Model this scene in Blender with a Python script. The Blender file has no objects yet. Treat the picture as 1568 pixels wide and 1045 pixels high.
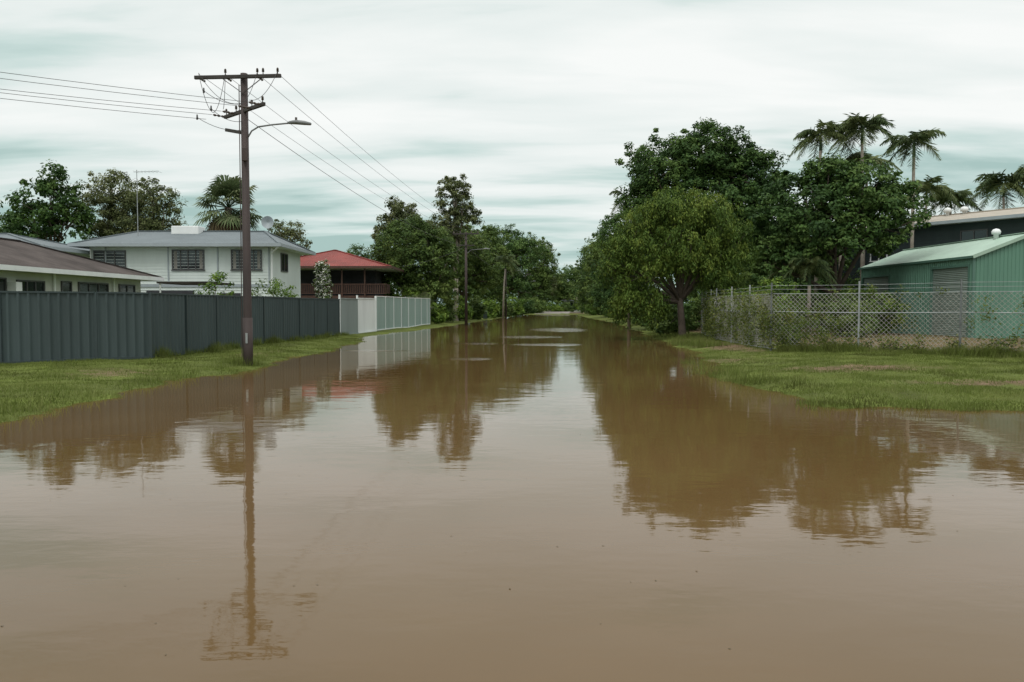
import bpy, math, random
import numpy as np
from mathutils import Vector
rng=np.random.default_rng(7); random.seed(7)
sc=bpy.context.scene
# ---------------------------------------------------------------- helpers
def link(o,parent=None):
    sc.collection.objects.link(o)
    if parent: o.parent=parent
    return o
def empty(name,loc=(0,0,0),rotz=0):
    o=bpy.data.objects.new(name,None); o.location=loc; o.rotation_euler=(0,0,rotz); o.empty_display_size=.5
    return link(o)
def np_mesh(name,V,F,mat,parent=None,tone=None,attrname='tone',domain='FACE',smooth=False):
    V=np.asarray(V,dtype=np.float32); F=np.asarray(F,dtype=np.int32)
    me=bpy.data.meshes.new(name); m,k=F.shape
    me.vertices.add(len(V)); me.vertices.foreach_set('co',V.ravel())
    me.loops.add(m*k); me.loops.foreach_set('vertex_index',F.ravel())
    me.polygons.add(m); me.polygons.foreach_set('loop_start',np.arange(0,m*k,k,dtype=np.int32))
    me.update(calc_edges=True)
    if tone is not None:
        a=me.attributes.new(attrname,'FLOAT',domain); a.data.foreach_set('value',np.asarray(tone,dtype=np.float32))
    if smooth: me.polygons.foreach_set('use_smooth',np.ones(m,dtype=bool))
    me.materials.append(mat); me.validate()
    return link(bpy.data.objects.new(name,me),parent)
class MB:
    def __init__(s): s.v=[]; s.f=[]
    def add(s,vs,fs):
        o=len(s.v); s.v+= [tuple(v) for v in vs]; s.f+=[tuple(i+o for i in f) for f in fs]
    def box(s,x0,x1,y0,y1,z0,z1):
        s.add([(x0,y0,z0),(x1,y0,z0),(x1,y1,z0),(x0,y1,z0),(x0,y0,z1),(x1,y0,z1),(x1,y1,z1),(x0,y1,z1)],
              [(3,2,1,0),(4,5,6,7),(0,1,5,4),(1,2,6,5),(2,3,7,6),(3,0,4,7)])
    def beam(s,a,b,w,h):
        a=Vector(a); b=Vector(b); d=(b-a).normalized()
        up=Vector((0,0,1)) if abs(d.z)<.95 else Vector((1,0,0))
        r=d.cross(up).normalized(); u=r.cross(d)
        vs=[]
        for p in (a,b):
            for sx,sy in((-1,-1),(1,-1),(1,1),(-1,1)): vs.append(p+r*sx*w/2+u*sy*h/2)
        s.add(vs,[(3,2,1,0),(4,5,6,7),(0,1,5,4),(1,2,6,5),(2,3,7,6),(3,0,4,7)])
    def tube(s,pts,rad,n=8):
        pts=[Vector(p) for p in pts]
        if not hasattr(rad,'__len__'): rad=[rad]*len(pts)
        rings=[]
        for i,p in enumerate(pts):
            d=(pts[min(i+1,len(pts)-1)]-pts[max(i-1,0)]).normalized()
            up=Vector((0,0,1)) if abs(d.z)<.9 else Vector((0,1,0))
            r=d.cross(up).normalized(); u=r.cross(d)
            rings.append([p+(r*math.cos(2*math.pi*j/n)+u*math.sin(2*math.pi*j/n))*rad[i] for j in range(n)])
        vs=[v for R in rings for v in R]; fs=[]
        for i in range(len(pts)-1):
            for j in range(n):
                a=i*n+j;b=i*n+(j+1)%n; fs.append((a,b,b+n,a+n))
        fs.append(tuple(range(n-1,-1,-1))); fs.append(tuple((len(pts)-1)*n+j for j in range(n)))
        s.add(vs,fs)
    def obj(s,name,mat,parent=None,smooth=False,bevel=0):
        me=bpy.data.meshes.new(name); me.from_pydata(s.v,[],s.f); me.materials.append(mat); me.validate(); me.update()
        if smooth: me.polygons.foreach_set('use_smooth',np.ones(len(me.polygons),dtype=bool))
        o=link(bpy.data.objects.new(name,me),parent)
        if bevel:
            b=o.modifiers.new('b','BEVEL'); b.width=bevel; b.segments=2
        return o
def lin(r,g,b):
    f=lambda c:((c/255+.055)/1.055)**2.4 if c>10 else c/255/12.92
    return (f(r),f(g),f(b))
def nodes(m):
    m.use_nodes=True; nt=m.node_tree; return nt,nt.nodes,nt.links,nt.nodes.get('Principled BSDF')
def mat(name,c,rough=.6,var=.18,scale=1.5,metal=0,bump=0,bscale=20,spec=.4,streak=False):
    m=bpy.data.materials.new(name); nt,N,L,P=nodes(m)
    tc=N.new('ShaderNodeTexCoord'); mp=N.new('ShaderNodeMapping'); L.new(tc.outputs['Object'],mp.inputs[0])
    if streak: mp.inputs['Scale'].default_value=(1,1,.18)
    n=N.new('ShaderNodeTexNoise'); n.inputs['Scale'].default_value=scale; n.inputs['Detail'].default_value=8; n.inputs['Roughness'].default_value=.65
    L.new(mp.outputs[0],n.inputs['Vector'])
    r=N.new('ShaderNodeValToRGB'); r.color_ramp.elements[0].position=.3; r.color_ramp.elements[1].position=.72
    r.color_ramp.elements[0].color=(*[x*(1-var) for x in c],1); r.color_ramp.elements[1].color=(*[min(1,x*(1+var)) for x in c],1)
    L.new(n.outputs['Fac'],r.inputs[0]); L.new(r.outputs[0],P.inputs['Base Color'])
    P.inputs['Roughness'].default_value=rough; P.inputs['Metallic'].default_value=metal; P.inputs['Specular IOR Level'].default_value=spec
    if bump:
        n2=N.new('ShaderNodeTexNoise'); n2.inputs['Scale'].default_value=bscale; n2.inputs['Detail'].default_value=5
        L.new(tc.outputs['Object'],n2.inputs['Vector'])
        b=N.new('ShaderNodeBump'); b.inputs['Strength'].default_value=bump; b.inputs['Distance'].default_value=.03
        L.new(n2.outputs['Fac'],b.inputs['Height']); L.new(b.outputs[0],P.inputs['Normal'])
    return m
def leafmat(name,c0,c1,c2,trans=.22,rough=.6,spec=.14):
    m=bpy.data.materials.new(name); nt,N,L,P=nodes(m)
    a=N.new('ShaderNodeAttribute'); a.attribute_name='tone'
    r=N.new('ShaderNodeValToRGB'); e=r.color_ramp.elements
    e[0].color=(*c0,1); e[1].color=(*c2,1); x=e.new(.5); x.color=(*c1,1)
    L.new(a.outputs['Fac'],r.inputs[0]); L.new(r.outputs[0],P.inputs['Base Color'])
    P.inputs['Roughness'].default_value=rough; P.inputs['Specular IOR Level'].default_value=spec
    t=N.new('ShaderNodeBsdfTranslucent'); L.new(r.outputs[0],t.inputs[0])
    mx=N.new('ShaderNodeMixShader'); mx.inputs[0].default_value=trans
    L.new(P.outputs[0],mx.inputs[1]); L.new(t.outputs[0],mx.inputs[2]); L.new(mx.outputs[0],N['Material Output'].inputs['Surface'])
    return m
# ---------------------------------------------------------------- materials
M_leafdark=leafmat('leaf_dark',(.026,.058,.018),(.056,.110,.027),(.125,.195,.05))
M_leafmid =leafmat('leaf_mid',(.040,.074,.020),(.088,.142,.034),(.175,.235,.06))
M_leafyel =leafmat('leaf_feathery',(.040,.078,.016),(.09,.148,.026),(.195,.245,.045),.26)
M_leafeuc =leafmat('leaf_eucalypt',(.06,.08,.035),(.11,.135,.05),(.19,.20,.09))
M_leafbush=leafmat('leaf_bush',(.045,.09,.015),(.105,.18,.028),(.21,.29,.05))
M_palm=leafmat('palm_leaf',(.035,.06,.025),(.075,.11,.038),(.16,.19,.075))
M_dead=leafmat('dead_frond',(.12,.09,.05),(.18,.14,.08),(.26,.2,.12))
M_flower=leafmat('white_flower',(.5,.48,.42),(.6,.6,.55),(.7,.7,.66))
M_grass=leafmat('grass_blade',(.085,.095,.025),(.130,.172,.036),(.20,.22,.07),.3)
M_vine=leafmat('vine_leaf',(.07,.085,.025),(.10,.14,.03),(.19,.2,.06))
M_bark=mat('bark',(.09,.07,.055),.9,.4,3,bump=.6)
M_barkpale=mat('pale_bark',(.25,.22,.18),.9,.3,3,bump=.4)
M_pole=mat('pole_steel',(.050,.036,.033),.7,.35,3,streak=True)
M_arm=mat('crossarm_timber',(.045,.04,.036),.8,.3,4)
M_lamp=mat('lamp_housing',(.16,.17,.17),.4,.1)
M_ins=mat('insulator',(.10,.08,.07),.25,.1)
M_wire=mat('cable',(.06,.06,.06),.6,.1)
M_fence=mat('dark_sheet_steel',lin(64,76,77),.5,.2,.9,streak=True)
M_fencecap=mat('fence_rail_steel',lin(56,67,68),.5,.1)
M_fencel=mat('pale_green_sheet_steel',lin(148,168,161),.5,.12,1,streak=True)
M_gateg=mat('grey_gate_sheet',lin(135,145,142),.5,.12,1,streak=True)
M_gatew=mat('white_gate_sheet',(.74,.77,.76),.5,.1,1,streak=True)
M_wallB=mat('painted_cladding',(.60,.655,.63),.7,.1,.8,streak=True)
M_wallA=mat('cream_render',(.52,.53,.49),.8,.12,.8,streak=True)
M_white=mat('white_paint',(.72,.74,.73),.5,.08)
M_fascia=mat('grey_fascia',(.30,.34,.36),.5,.08)
M_glass=mat('window_glass',(.015,.02,.022),.08,.3,.7,spec=.8)
M_curtain=mat('window_curtain',(.22,.21,.19),.9,.3,5)
M_frame=mat('window_frame',(.08,.08,.08),.5,.1)
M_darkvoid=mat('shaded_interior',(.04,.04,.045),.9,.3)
M_brown=mat('stained_timber',(.07,.035,.025),.7,.25,3)
M_darkgreenwall=mat('charcoal_cladding',(.028,.042,.042),.7,.2,1,streak=True)
M_galv=mat('galvanised_steel',(.30,.32,.32),.5,.2,4,metal=.3)
M_mesh=mat('chain_wire',(.34,.33,.30),.6,.3,4,metal=.2)
M_conc=mat('concrete',(.36,.33,.28),.9,.2,2,bump=.3)
M_asph=mat('pale_asphalt',(.22,.20,.17),.9,.2,1,bump=.3)
M_carpaint=mat('white_car_paint',(.7,.72,.72),.25,.04,1)
def ribbed(name,c,axis,pitch,depth=.02,rough=.6,tile=False,var=.15,spec=.25):
    m=mat(name,c,rough,var,.7,spec=spec); nt,N,L,P=nodes(m)
    tc=N.new('ShaderNodeTexCoord')
    w=N.new('ShaderNodeTexWave'); w.bands_direction=axis; w.inputs['Scale'].default_value=.314/pitch
    L.new(tc.outputs['Object'],w.inputs[0]); h=w.outputs['Fac']
    if tile:
        w2=N.new('ShaderNodeTexWave'); w2.bands_direction='Z'; w2.wave_profile='SAW'; w2.inputs['Scale'].default_value=.314/.12
        L.new(tc.outputs['Object'],w2.inputs[0])
        mt=N.new('ShaderNodeMath'); mt.operation='ADD'; L.new(w.outputs['Fac'],mt.inputs[0]); L.new(w2.outputs['Fac'],mt.inputs[1]); h=mt.outputs[0]
    b=N.new('ShaderNodeBump'); b.inputs['Strength'].default_value=.9; b.inputs['Distance'].default_value=depth
    L.new(h,b.inputs['Height']); L.new(b.outputs[0],P.inputs['Normal']); return m
M_roofB=ribbed('grey_metal_roof',(.13,.155,.165),'X',.2)
M_roofA=ribbed('brown_tile_roof',(.095,.08,.074),'Y',.3,.08,.9,True,.4,.1)
M_roofC=ribbed('red_metal_roof',(.19,.036,.028),'X',.2,var=.3)
M_roofD=ribbed('beige_metal_roof',(.36,.32,.26),'X',.2)
M_roofS=ribbed('pale_green_roof',(.32,.44,.35),'Y',.2,.02,.45)
M_shed=mat('green_sheet_steel',(.105,.22,.16),.5,.14,.8,streak=True)
M_shedtrim=mat('green_trim',(.08,.16,.125),.5,.1)
M_roller=mat('roller_door_steel',(.20,.25,.22),.5,.12,1)
# ---------------------------------------------------------------- terrain
yl=[-60,0,12.4,14.4,16.6,19.6,22.6,26.1,30,35.4,39,44,50,56,68.6,100,157,230,400]
xl=[-9,-8.6,-8.0,-8.15,-8.0,-7.9,-7.35,-7.55,-7.5,-7.4,-7.6,-8.6,-8.3,-7.3,-5.8,-3.2,2,7.5,19]
yr=[13,16,18.8,21.5,26.8,32.8,38.5,44,50,80,100,125,157,230,400]
xr=[5.6,5.4,5.2,5.6,6.7,7.3,7.6,8.0,8.5,10.6,11.2,11.4,12.8,19,31]
def wob(x,y):
    return (.25*np.sin(1.1*x+.7*y+.4)+.18*np.sin(2.3*y-1.3*x)+.12*np.sin(4.1*x+3.3*y+1)+.07*np.sin(7.7*y+5.9*x+2)+.05*np.sin(13.3*x-9.1*y))
def sdist(x,y):
    L=np.interp(y,yl,xl)-x
    R=np.minimum(x-np.interp(y,yr,xr),y-13.7-.02*(x-6)**1)
    s=np.maximum(L,R)
    s=np.maximum(s,(y-165)*.3)
    return s+wob(x,y)*.8
def hgt(x,y):
    s=sdist(x,y)
    n=.012*np.sin(3.1*x+2.2*y)+.012*np.sin(5.3*y-4.1*x)+.02*np.sin(.9*x-.6*y)
    return np.where(s>0,.24*(1-np.exp(-np.abs(s)/2.6))+n*np.clip(s,0,1),-.35*(1-np.exp(-np.abs(s)/1.5)))
def H(x,y): return float(hgt(np.array([float(x)]),np.array([float(y)]))[0])
def axis(segs):
    a=[]
    for s,e,st in segs: a+=list(np.arange(s,e,st))
    return np.array(a+[segs[-1][1]])
gx=axis([(-1500,-200,130),(-200,-40,10),(-40,-18,1),(-18,-5,.2),(-5,4,.6),(4,22,.2),(22,45,1),(45,200,10),(200,1500,130)])
gy=axis([(-600,-60,90),(-60,8,4),(8,50,.22),(50,120,1),(120,300,3),(300,2500,150)])
X,Y=np.meshgrid(gx,gy); Z=hgt(X,Y)
V=np.stack([X,Y,Z],-1).reshape(-1,3); nx=len(gx); ny=len(gy)
idx=np.arange(nx*ny).reshape(ny,nx)
F=np.stack([idx[:-1,:-1],idx[:-1,1:],idx[1:,1:],idx[1:,:-1]],-1).reshape(-1,4)
def soilf(x,y):
    fx=9.7+np.clip((29.5-y),0,50)*1.14
    s=np.clip((x-fx-.6)/1.6,0,1)*(y>22)*.62*(y<60)
    st=np.exp(-(((x-8.8)/1.0)**2+((y-35)/6)**2))
    p=.7*np.exp(-(((x-9.0)/2.4)**2+((y-20.6)/1.3)**2))+.7*np.exp(-(((x-11)/3.)**2+((y-17.0)/.6)**2))+.5*np.exp(-(((x-7)/1.5)**2+((y-25.5)/1.6)**2))
    q=.5*np.exp(-(((x+10)/1.0)**2+((y-20)/1.6)**2))+.45*np.exp(-(((x+10.8)/.9)**2+((y-15)/1.0)**2))+.5*np.exp(-(((x+9)/.5)**2+((y-28)/3)**2))
    far=.9*np.clip((y-170)/5,0,1)*np.clip((205-y)/5,0,1)
    return np.clip(s+st+p+q+far,0,1)
soil=soilf(X,Y).ravel()
mg=bpy.data.materials.new('ground_mat'); nt,N,L,P=nodes(mg)
tc=N.new('ShaderNodeTexCoord'); n1=N.new('ShaderNodeTexNoise'); n1.inputs['Scale'].default_value=.55; n1.inputs['Detail'].default_value=9; n1.inputs['Roughness'].default_value=.7
L.new(tc.outputs['Object'],n1.inputs[0])
r=N.new('ShaderNodeValToRGB'); e=r.color_ramp.elements; e[0].position=.3; e[0].color=(.065,.075,.022,1); e[1].position=.7; e[1].color=(.13,.165,.035,1); L.new(n1.outputs['Fac'],r.inputs[0])
n2=N.new('ShaderNodeTexNoise'); n2.inputs['Scale'].default_value=3; n2.inputs['Detail'].default_value=8; L.new(tc.outputs['Object'],n2.inputs[0])
r2=N.new('ShaderNodeValToRGB'); e=r2.color_ramp.elements; e[0].position=.3; e[0].color=(.085,.055,.033,1); e[1].position=.7; e[1].color=(.20,.145,.09,1); L.new(n2.outputs['Fac'],r2.inputs[0])
a=N.new('ShaderNodeAttribute'); a.attribute_name='soil'
ad=N.new('ShaderNodeMath'); ad.operation='MULTIPLY_ADD'; L.new(n2.outputs['Fac'],ad.inputs[0]); ad.inputs[1].default_value=1.0; L.new(a.outputs['Fac'],ad.inputs[2])
mr=N.new('ShaderNodeMapRange'); mr.inputs[1].default_value=.75; mr.inputs[2].default_value=1.15; L.new(ad.outputs[0],mr.inputs[0])
mx=N.new('ShaderNodeMixRGB'); L.new(mr.outputs[0],mx.inputs[0]); L.new(r.outputs[0],mx.inputs[1]); L.new(r2.outputs[0],mx.inputs[2])
L.new(mx.outputs[0],P.inputs['Base Color']); P.inputs['Roughness'].default_value=.95; P.inputs['Specular IOR Level'].default_value=.1
b=N.new('ShaderNodeBump'); b.inputs['Distance'].default_value=.05; n3=N.new('ShaderNodeTexNoise'); n3.inputs['Scale'].default_value=14; n3.inputs['Detail'].default_value=6
L.new(tc.outputs['Object'],n3.inputs[0]); L.new(n3.outputs['Fac'],b.inputs['Height']); L.new(b.outputs[0],P.inputs['Normal'])
np_mesh('ground',V,F,mg,tone=soil,attrname='soil',domain='POINT',smooth=True)
def roadc(y): return 0.5*(np.interp(y,yl,xl)+np.interp(y,yr,xr))
V=[];Fq=[]
ys=list(range(-60,160,10))+list(range(160,520,5))
for i,y in enumerate(ys):
    c=roadc(y) if y>60 else roadc(60)-(60-y)*.07
    z=-.25 if y<163 else min(.30,-.25+(y-163)*.05)
    V+=[(c-3.8,y,z),(c+3.8,y,z)]
    if i: k=2*i; Fq.append((k-2,k-1,k+1,k))
np_mesh('road',V,Fq,M_asph)
V=[(2,182,.305),(46,178,.305),(46,188,.305),(2,192,.305)]
np_mesh('cross_road',V,[(0,1,2,3)],M_conc)
# ---------------------------------------------------------------- water
mw=bpy.data.materials.new('muddy_water'); nt,N,L,P=nodes(mw)
g=N.new('ShaderNodeNewGeometry')
P.inputs['Roughness'].default_value=.035; P.inputs['IOR'].default_value=1.333; P.inputs['Specular IOR Level'].default_value=.5
nn=N.new('ShaderNodeTexNoise'); nn.inputs['Scale'].default_value=.14; nn.inputs['Detail'].default_value=6; nn.inputs['Distortion'].default_value=.6; L.new(g.outputs['Position'],nn.inputs[0])
r=N.new('ShaderNodeValToRGB'); e=r.color_ramp.elements; e[0].position=.3; e[0].color=(.102,.060,.022,1); e[1].position=.7; e[1].color=(.138,.086,.036,1)
L.new(nn.outputs['Fac'],r.inputs[0]); L.new(r.outputs[0],P.inputs['Base Color'])
def wn(scale,det,amp,sx=1,sy=1):
    mp=N.new('ShaderNodeMapping'); mp.inputs['Scale'].default_value=(sx,sy,1); L.new(g.outputs['Position'],mp.inputs[0])
    n=N.new('ShaderNodeTexNoise'); n.inputs['Scale'].default_value=scale; n.inputs['Detail'].default_value=det; L.new(mp.outputs[0],n.inputs[0])
    m=N.new('ShaderNodeMath'); m.operation='MULTIPLY'; L.new(n.outputs['Fac'],m.inputs[0]); m.inputs[1].default_value=amp; return m.outputs[0]
def add(a,b_):
    m=N.new('ShaderNodeMath'); m.operation='ADD'; L.new(a,m.inputs[0]); L.new(b_,m.inputs[1]); return m.outputs[0]
def mul(a,b_):
    m=N.new('ShaderNodeMath'); m.operation='MULTIPLY'; L.new(a,m.inputs[0])
    if isinstance(b_,(int,float)): m.inputs[1].default_value=b_
    else: L.new(b_,m.inputs[1])
    return m.outputs[0]
h=add(add(wn(.5,2,.007),wn(2.2,3,.0025,.7,1.3)),wn(7,3,.0005,.6,1.4))
spots=[(-1.5,27,1.0,.9),(-1.8,38,1.6,1.6),(1.5,37,2,1.4),(.8,46,2.2,2.5),(3.5,60,3,6),(-2.2,95,4,12),(-5.5,32,1.5,.8)]
tot=None
for (sx,sy,wx,wy) in spots:
    mp=N.new('ShaderNodeMapping'); mp.vector_type='TEXTURE'; mp.inputs['Location'].default_value=(sx,sy,0); mp.inputs['Scale'].default_value=(wx,wy,1)
    L.new(g.outputs['Position'],mp.inputs[0])
    ln=N.new('ShaderNodeVectorMath'); ln.operation='LENGTH'; L.new(mp.outputs[0],ln.inputs[0])
    m=N.new('ShaderNodeMapRange'); m.interpolation_type='SMOOTHSTEP'; m.inputs[1].default_value=.4; m.inputs[2].default_value=1.1; m.inputs[3].default_value=1; m.inputs[4].default_value=0
    L.new(ln.outputs['Value'],m.inputs[0]); tot=m.outputs[0] if tot is None else add(tot,m.outputs[0])
h=add(h,mul(wn(5,3,.022,.35,1.6),tot))
b=N.new('ShaderNodeBump'); b.inputs['Strength'].default_value=1; b.inputs['Distance'].default_value=1; L.new(h,b.inputs['Height']); L.new(b.outputs[0],P.inputs['Normal'])
V=[(-300,-200,0),(300,-200,0),(300,300,0),(-300,300,0)]
np_mesh('flood_water',V,[(0,1,2,3)],mw)
# ---------------------------------------------------------------- grass
def blades(x,y,hmin,hmax,w):
    n=len(x); z=np.maximum(hgt(x,y),-.12)
    h=rng.uniform(hmin,hmax,n)*(1+.5*np.sin(x*1.7+y*2.1)*np.sin(y*.9-x))
    a=rng.uniform(0,math.pi,n); ln=rng.uniform(0,.7,n)*h; la=rng.uniform(0,2*math.pi,n)
    dx=np.cos(a)*w/2; dy=np.sin(a)*w/2
    p0=np.stack([x-dx,y-dy,z-.01],-1); p1=np.stack([x+dx,y+dy,z-.01],-1)
    p2=np.stack([x+np.cos(la)*ln,y+np.sin(la)*ln,z+h],-1)
    V=np.stack([p0,p1,p2],1).reshape(-1,3); F=np.arange(3*n).reshape(-1,3)
    pat=np.sin(x*.8+1.3*y)*np.sin(y*.7-.3*x)+.7*np.sin(2.1*x-1.3*y+1)*np.sin(1.7*y+.8*x)+.5*np.sin(4.7*x+1.1*y)*np.sin(3.9*y-2*x)
    t=np.clip(.47+.3*pat+rng.normal(0,.18,n),0,1)
    return V,F,t
def scatter(n,x0,x1,y0,y1,pw=1.0):
    x=rng.uniform(x0,x1,n); y=y0+(y1-y0)*rng.random(n)**pw
    s=sdist(x,y); so=soilf(x,y)
    bare=.5+.5*np.sin(1.9*x+.8*y)*np.sin(2.3*y-1.1*x+.6)
    k=(s>-.12)&(rng.random(n)>so*1.1)&(rng.random(n)>bare**3*.75)
    return x[k],y[k]
x,y=scatter(260000,-19,-7,9,46,1.5)
k=(x>-11.2+(np.minimum(y,24.4)-24.4)*1.2+(np.maximum(y,24.4)-24.4)*.055); x=x[k];y=y[k]
x2,y2=scatter(260000,4.6,24,13,32,1.3)
k=(x2<9.7+np.clip(29.5-y2,0,40)*1.14+1.5); x2=x2[k];y2=y2[k]
x3,y3=scatter(40000,9.5,26,24,42,1.0)
Va,Fa,Ta=blades(np.concatenate([x,x2,x3]),np.concatenate([y,y2,y3]),.02,.07,.016)
np_mesh('lawn_grass',Va,Fa,M_grass,tone=Ta)
px=[];py=[]
def tuss(cx,cy,n,r): px.extend(rng.normal(cx,r,n)); py.extend(rng.normal(cy,r,n))
for i in range(90): 
    t=rng.random(); tuss(9.6+t*9.5,29.3-t*8.2,160,.2)
for i in range(50):
    t=rng.random()**1.3; tuss(-11+t*1.3,24.6+t*22,90,.12)
for i in range(50): tuss(4.9+rng.random()*1.3,17.0+rng.random()*10,26,.13)
for i in range(24): tuss(5+rng.random()*9,13.6+rng.random()*.8,22,.12)
for i in range(30): tuss(7.6+rng.random()*1.6,33+rng.random()*15,160,.3)
for i in range(30): tuss(-8-rng.random()*.6,12+rng.random()*20,20,.1)
tuss(-7.8,23.5,240,.22)
Va,Fa,Ta=blades(np.array(px),np.array(py),.10,.32,.018)
np_mesh('long_grass',Va,Fa,M_grass,tone=Ta)
# ---------------------------------------------------------------- foliage
def unit(v): return v/np.maximum(np.linalg.norm(v,axis=-1,keepdims=True),1e-6)
def leafquads(C,Nrm,size,aspect,droop=0):
    n=len(C); t=rng.normal(size=(n,3)); t[:,2]-=droop*2
    t=unit(t-Nrm*np.sum(t*Nrm,-1,keepdims=True)); b=np.cross(Nrm,t)
    s=(size*rng.uniform(.6,1.35,n))[:,None]
    V=np.stack([C-t*s*.5,C+b*s*.5*aspect,C+t*s*.5-Nrm*s*.12,C-b*s*.5*aspect],1).reshape(-1,3)
    return V,np.arange(4*n).reshape(-1,4)
def crown(ells,cr,dens,nl,size,aspect=.55,droop=0,lowcut=-.55,fill=.3):
    Cs=[];Ns=[];Ts=[];cl=[]
    for (cx,cy,cz,rx,ry,rz) in ells:
        area=4*math.pi*((rx*ry)**1.6/3+(rx*rz)**1.6/3+(ry*rz)**1.6/3)**(1/1.6)
        n=max(6,int(area/(cr*cr*2.0)*dens))
        u=unit(rng.normal(size=(n*2,3)));u=u[u[:,2]>lowcut][:n]; n=len(u)
        pick=rng.random(n)
        rr=np.where(pick<fill,rng.uniform(.35,.85,n),rng.uniform(.82,1.08,n))
        rr=np.where(pick>.93,rng.uniform(1.08,1.26,n),rr)   # stray shoots break the outline
        ph=rng.uniform(0,6.28,3)
        rr=rr*(1+.14*np.sin(4*u[:,0]+ph[0])*np.sin(5*u[:,2]+ph[1])+.07*np.sin(9*u[:,1]+ph[2]))
        c=np.array([cx,cy,cz])+u*rr[:,None]*np.array([rx,ry,rz])
        c[:,2]=np.maximum(c[:,2],.45)
        k=nl
        rad=cr*rng.uniform(.55,1.35,n); rad=np.where(pick>.93,rad*.6,rad)
        u2=unit(rng.normal(size=(n,k,3)))
        if droop: u2[...,2]*=1.2
        q=rng.random((n,k,1))**.45
        P_=c[:,None,:]+u2*q*rad[:,None,None]*np.array([1,1,.72])
        if droop: P_[...,2]-=droop*(q[...,0]**2)*rad[:,None]*rng.random((n,k))*1.3
        Nm=unit(u2*.5+np.array([0,0,.55])+u[:,None,:]*.3+rng.normal(size=(n,k,3))*.45)
        tn=np.clip(rng.uniform(.05,.95,n)[:,None]*.7+.14+rng.normal(0,.08)+rng.normal(0,.14,(n,k)),0,1)
        Cs.append(P_.reshape(-1,3));Ns.append(Nm.reshape(-1,3));Ts.append(tn.ravel());cl.append(c)
    C=np.concatenate(Cs); k=C[:,2]>.05
    V,F=leafquads(C[k],np.concatenate(Ns)[k],size,aspect,droop)
    return V,F,np.concatenate(Ts)[k],np.concatenate(cl)
def tree(name,x,y,ells,cr=.6,dens=1,nl=80,size=.2,lm=None,tr=.22,bark=None,fork=None,droop=0,aspect=.55,lowcut=-.55,limbs=10,fill=.3):
    e=empty(name,(x,y,0)); bark=bark or M_bark; lm=lm or M_leafmid
    V,F,T,cl=crown(ells,cr,dens,int(nl*.82),size,aspect,droop,lowcut,fill)
    np_mesh('foliage',V,F,lm,e,tone=T)
    mb=MB(); zb=H(x,y)-.2
    top=max(q[2] for q in ells); fk=fork or top*.35
    mx_=np.mean([q[0] for q in ells]); my_=np.mean([q[1] for q in ells])
    f=Vector((mx_*.3+.1,my_*.3,fk))
    mb.tube([(0,0,zb),(0,0,zb+.35),(f.x*.4,f.y*.4,fk*.5),f],[tr*1.5,tr*1.05,tr*.92,tr*.8],10)
    for q in ells:
        a=f; c=Vector(q[:3]); m=a.lerp(c,.5)+Vector(rng.normal(0,.25,3)); m.z+=.2
        mb.tube([a-Vector((0,0,.2)),m,c+Vector((0,0,q[5]*.5))],[tr*.55,tr*.4,tr*.12],7)
        near=[p for p in cl if abs(p[0]-c.x)<=q[3]*1.1 and abs(p[2]-c.z)<=q[5]*1.2]
        for j in range(limbs):
            if not near: break
            p=Vector(near[rng.integers(len(near))].tolist()); s=m.lerp(c,rng.random())
            mm=s.lerp(p,.5)+Vector((0,0,-.15*(p-s).length*.5))
            mb.tube([s,mm,p],[tr*.26,tr*.16,.02],5)
    mb.obj('trunk_and_limbs',bark,e,smooth=True)
    return e
def bush(name,x,y,rx,h,lm,size=.14,dens=1.0,cr=.35,nl=40,ry=None):
    e=empty(name,(x,y,0)); ry=ry or rx; z0=max(H(x,y),0)
    V,F,T,cl=crown([(0,0,z0+h*.5,rx,ry,h*.5),(rx*.4,0,z0+h*.3,rx*.6,ry*.7,h*.35)],cr,dens,nl,size,lowcut=-1)
    np_mesh('foliage',V,F,lm,e,tone=T)
    mb=MB()
    for j in range(9):
        p=cl[rng.integers(len(cl))]; mb.tube([(rng.normal(0,.1),rng.normal(0,.1),z0-.1),(p[0]*.4,p[1]*.4,p[2]*.6),tuple(p)],[.04,.03,.01],5)
    mb.obj('stems',M_bark,e); return e
# left background
tree('broadleaf_tree',-40.4,70,[(0,0,10.3,2.9,2.8,2.6),(.6,0,12.3,1.7,1.7,1.6),(-1.5,0,8.5,2.2,2.4,2.6),(1.6,0,9,1.8,2,2)],.7,.7,55,.34,M_leafdark,fill=.2)
tree('broadleaf_tree',-45.5,72,[(0,0,7.7,3,3,2.8),(2.2,0,6.5,2.5,2.5,3)],.8,.9,60,.3,M_leafdark)
tree('eucalyptus_tree',-37.8,76,[(0,0,12.4,2.3,2.4,2.2),(-1.2,0,9.8,2.2,2,3),(1.2,0,9.5,2.2,2.2,2.8),(0,0,7.5,3,2.5,2.2)],.6,.85,80,.22,M_leafeuc,bark=M_barkpale)
tree('eucalyptus_tree',-33.6,75,[(0,0,11.6,2.1,2.1,2.2),(1.1,0,9.2,1.7,1.8,2.6),(-1.5,0,9.4,1.9,2,2.3),(0,0,7.5,2.6,2,2)],.6,.85,80,.22,M_leafeuc,bark=M_barkpale)
tree('broadleaf_tree',-21.6,76,[(0,0,8.7,1.7,1.6,1.3),(.6,0,7,1.6,1.6,2)],.5,.8,60,.2,M_leafeuc)
tree('broadleaf_tree',-17.8,92,[(0,0,7.4,1.4,1.6,1.4)],.5,.9,60,.2,M_leafdark)
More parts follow.
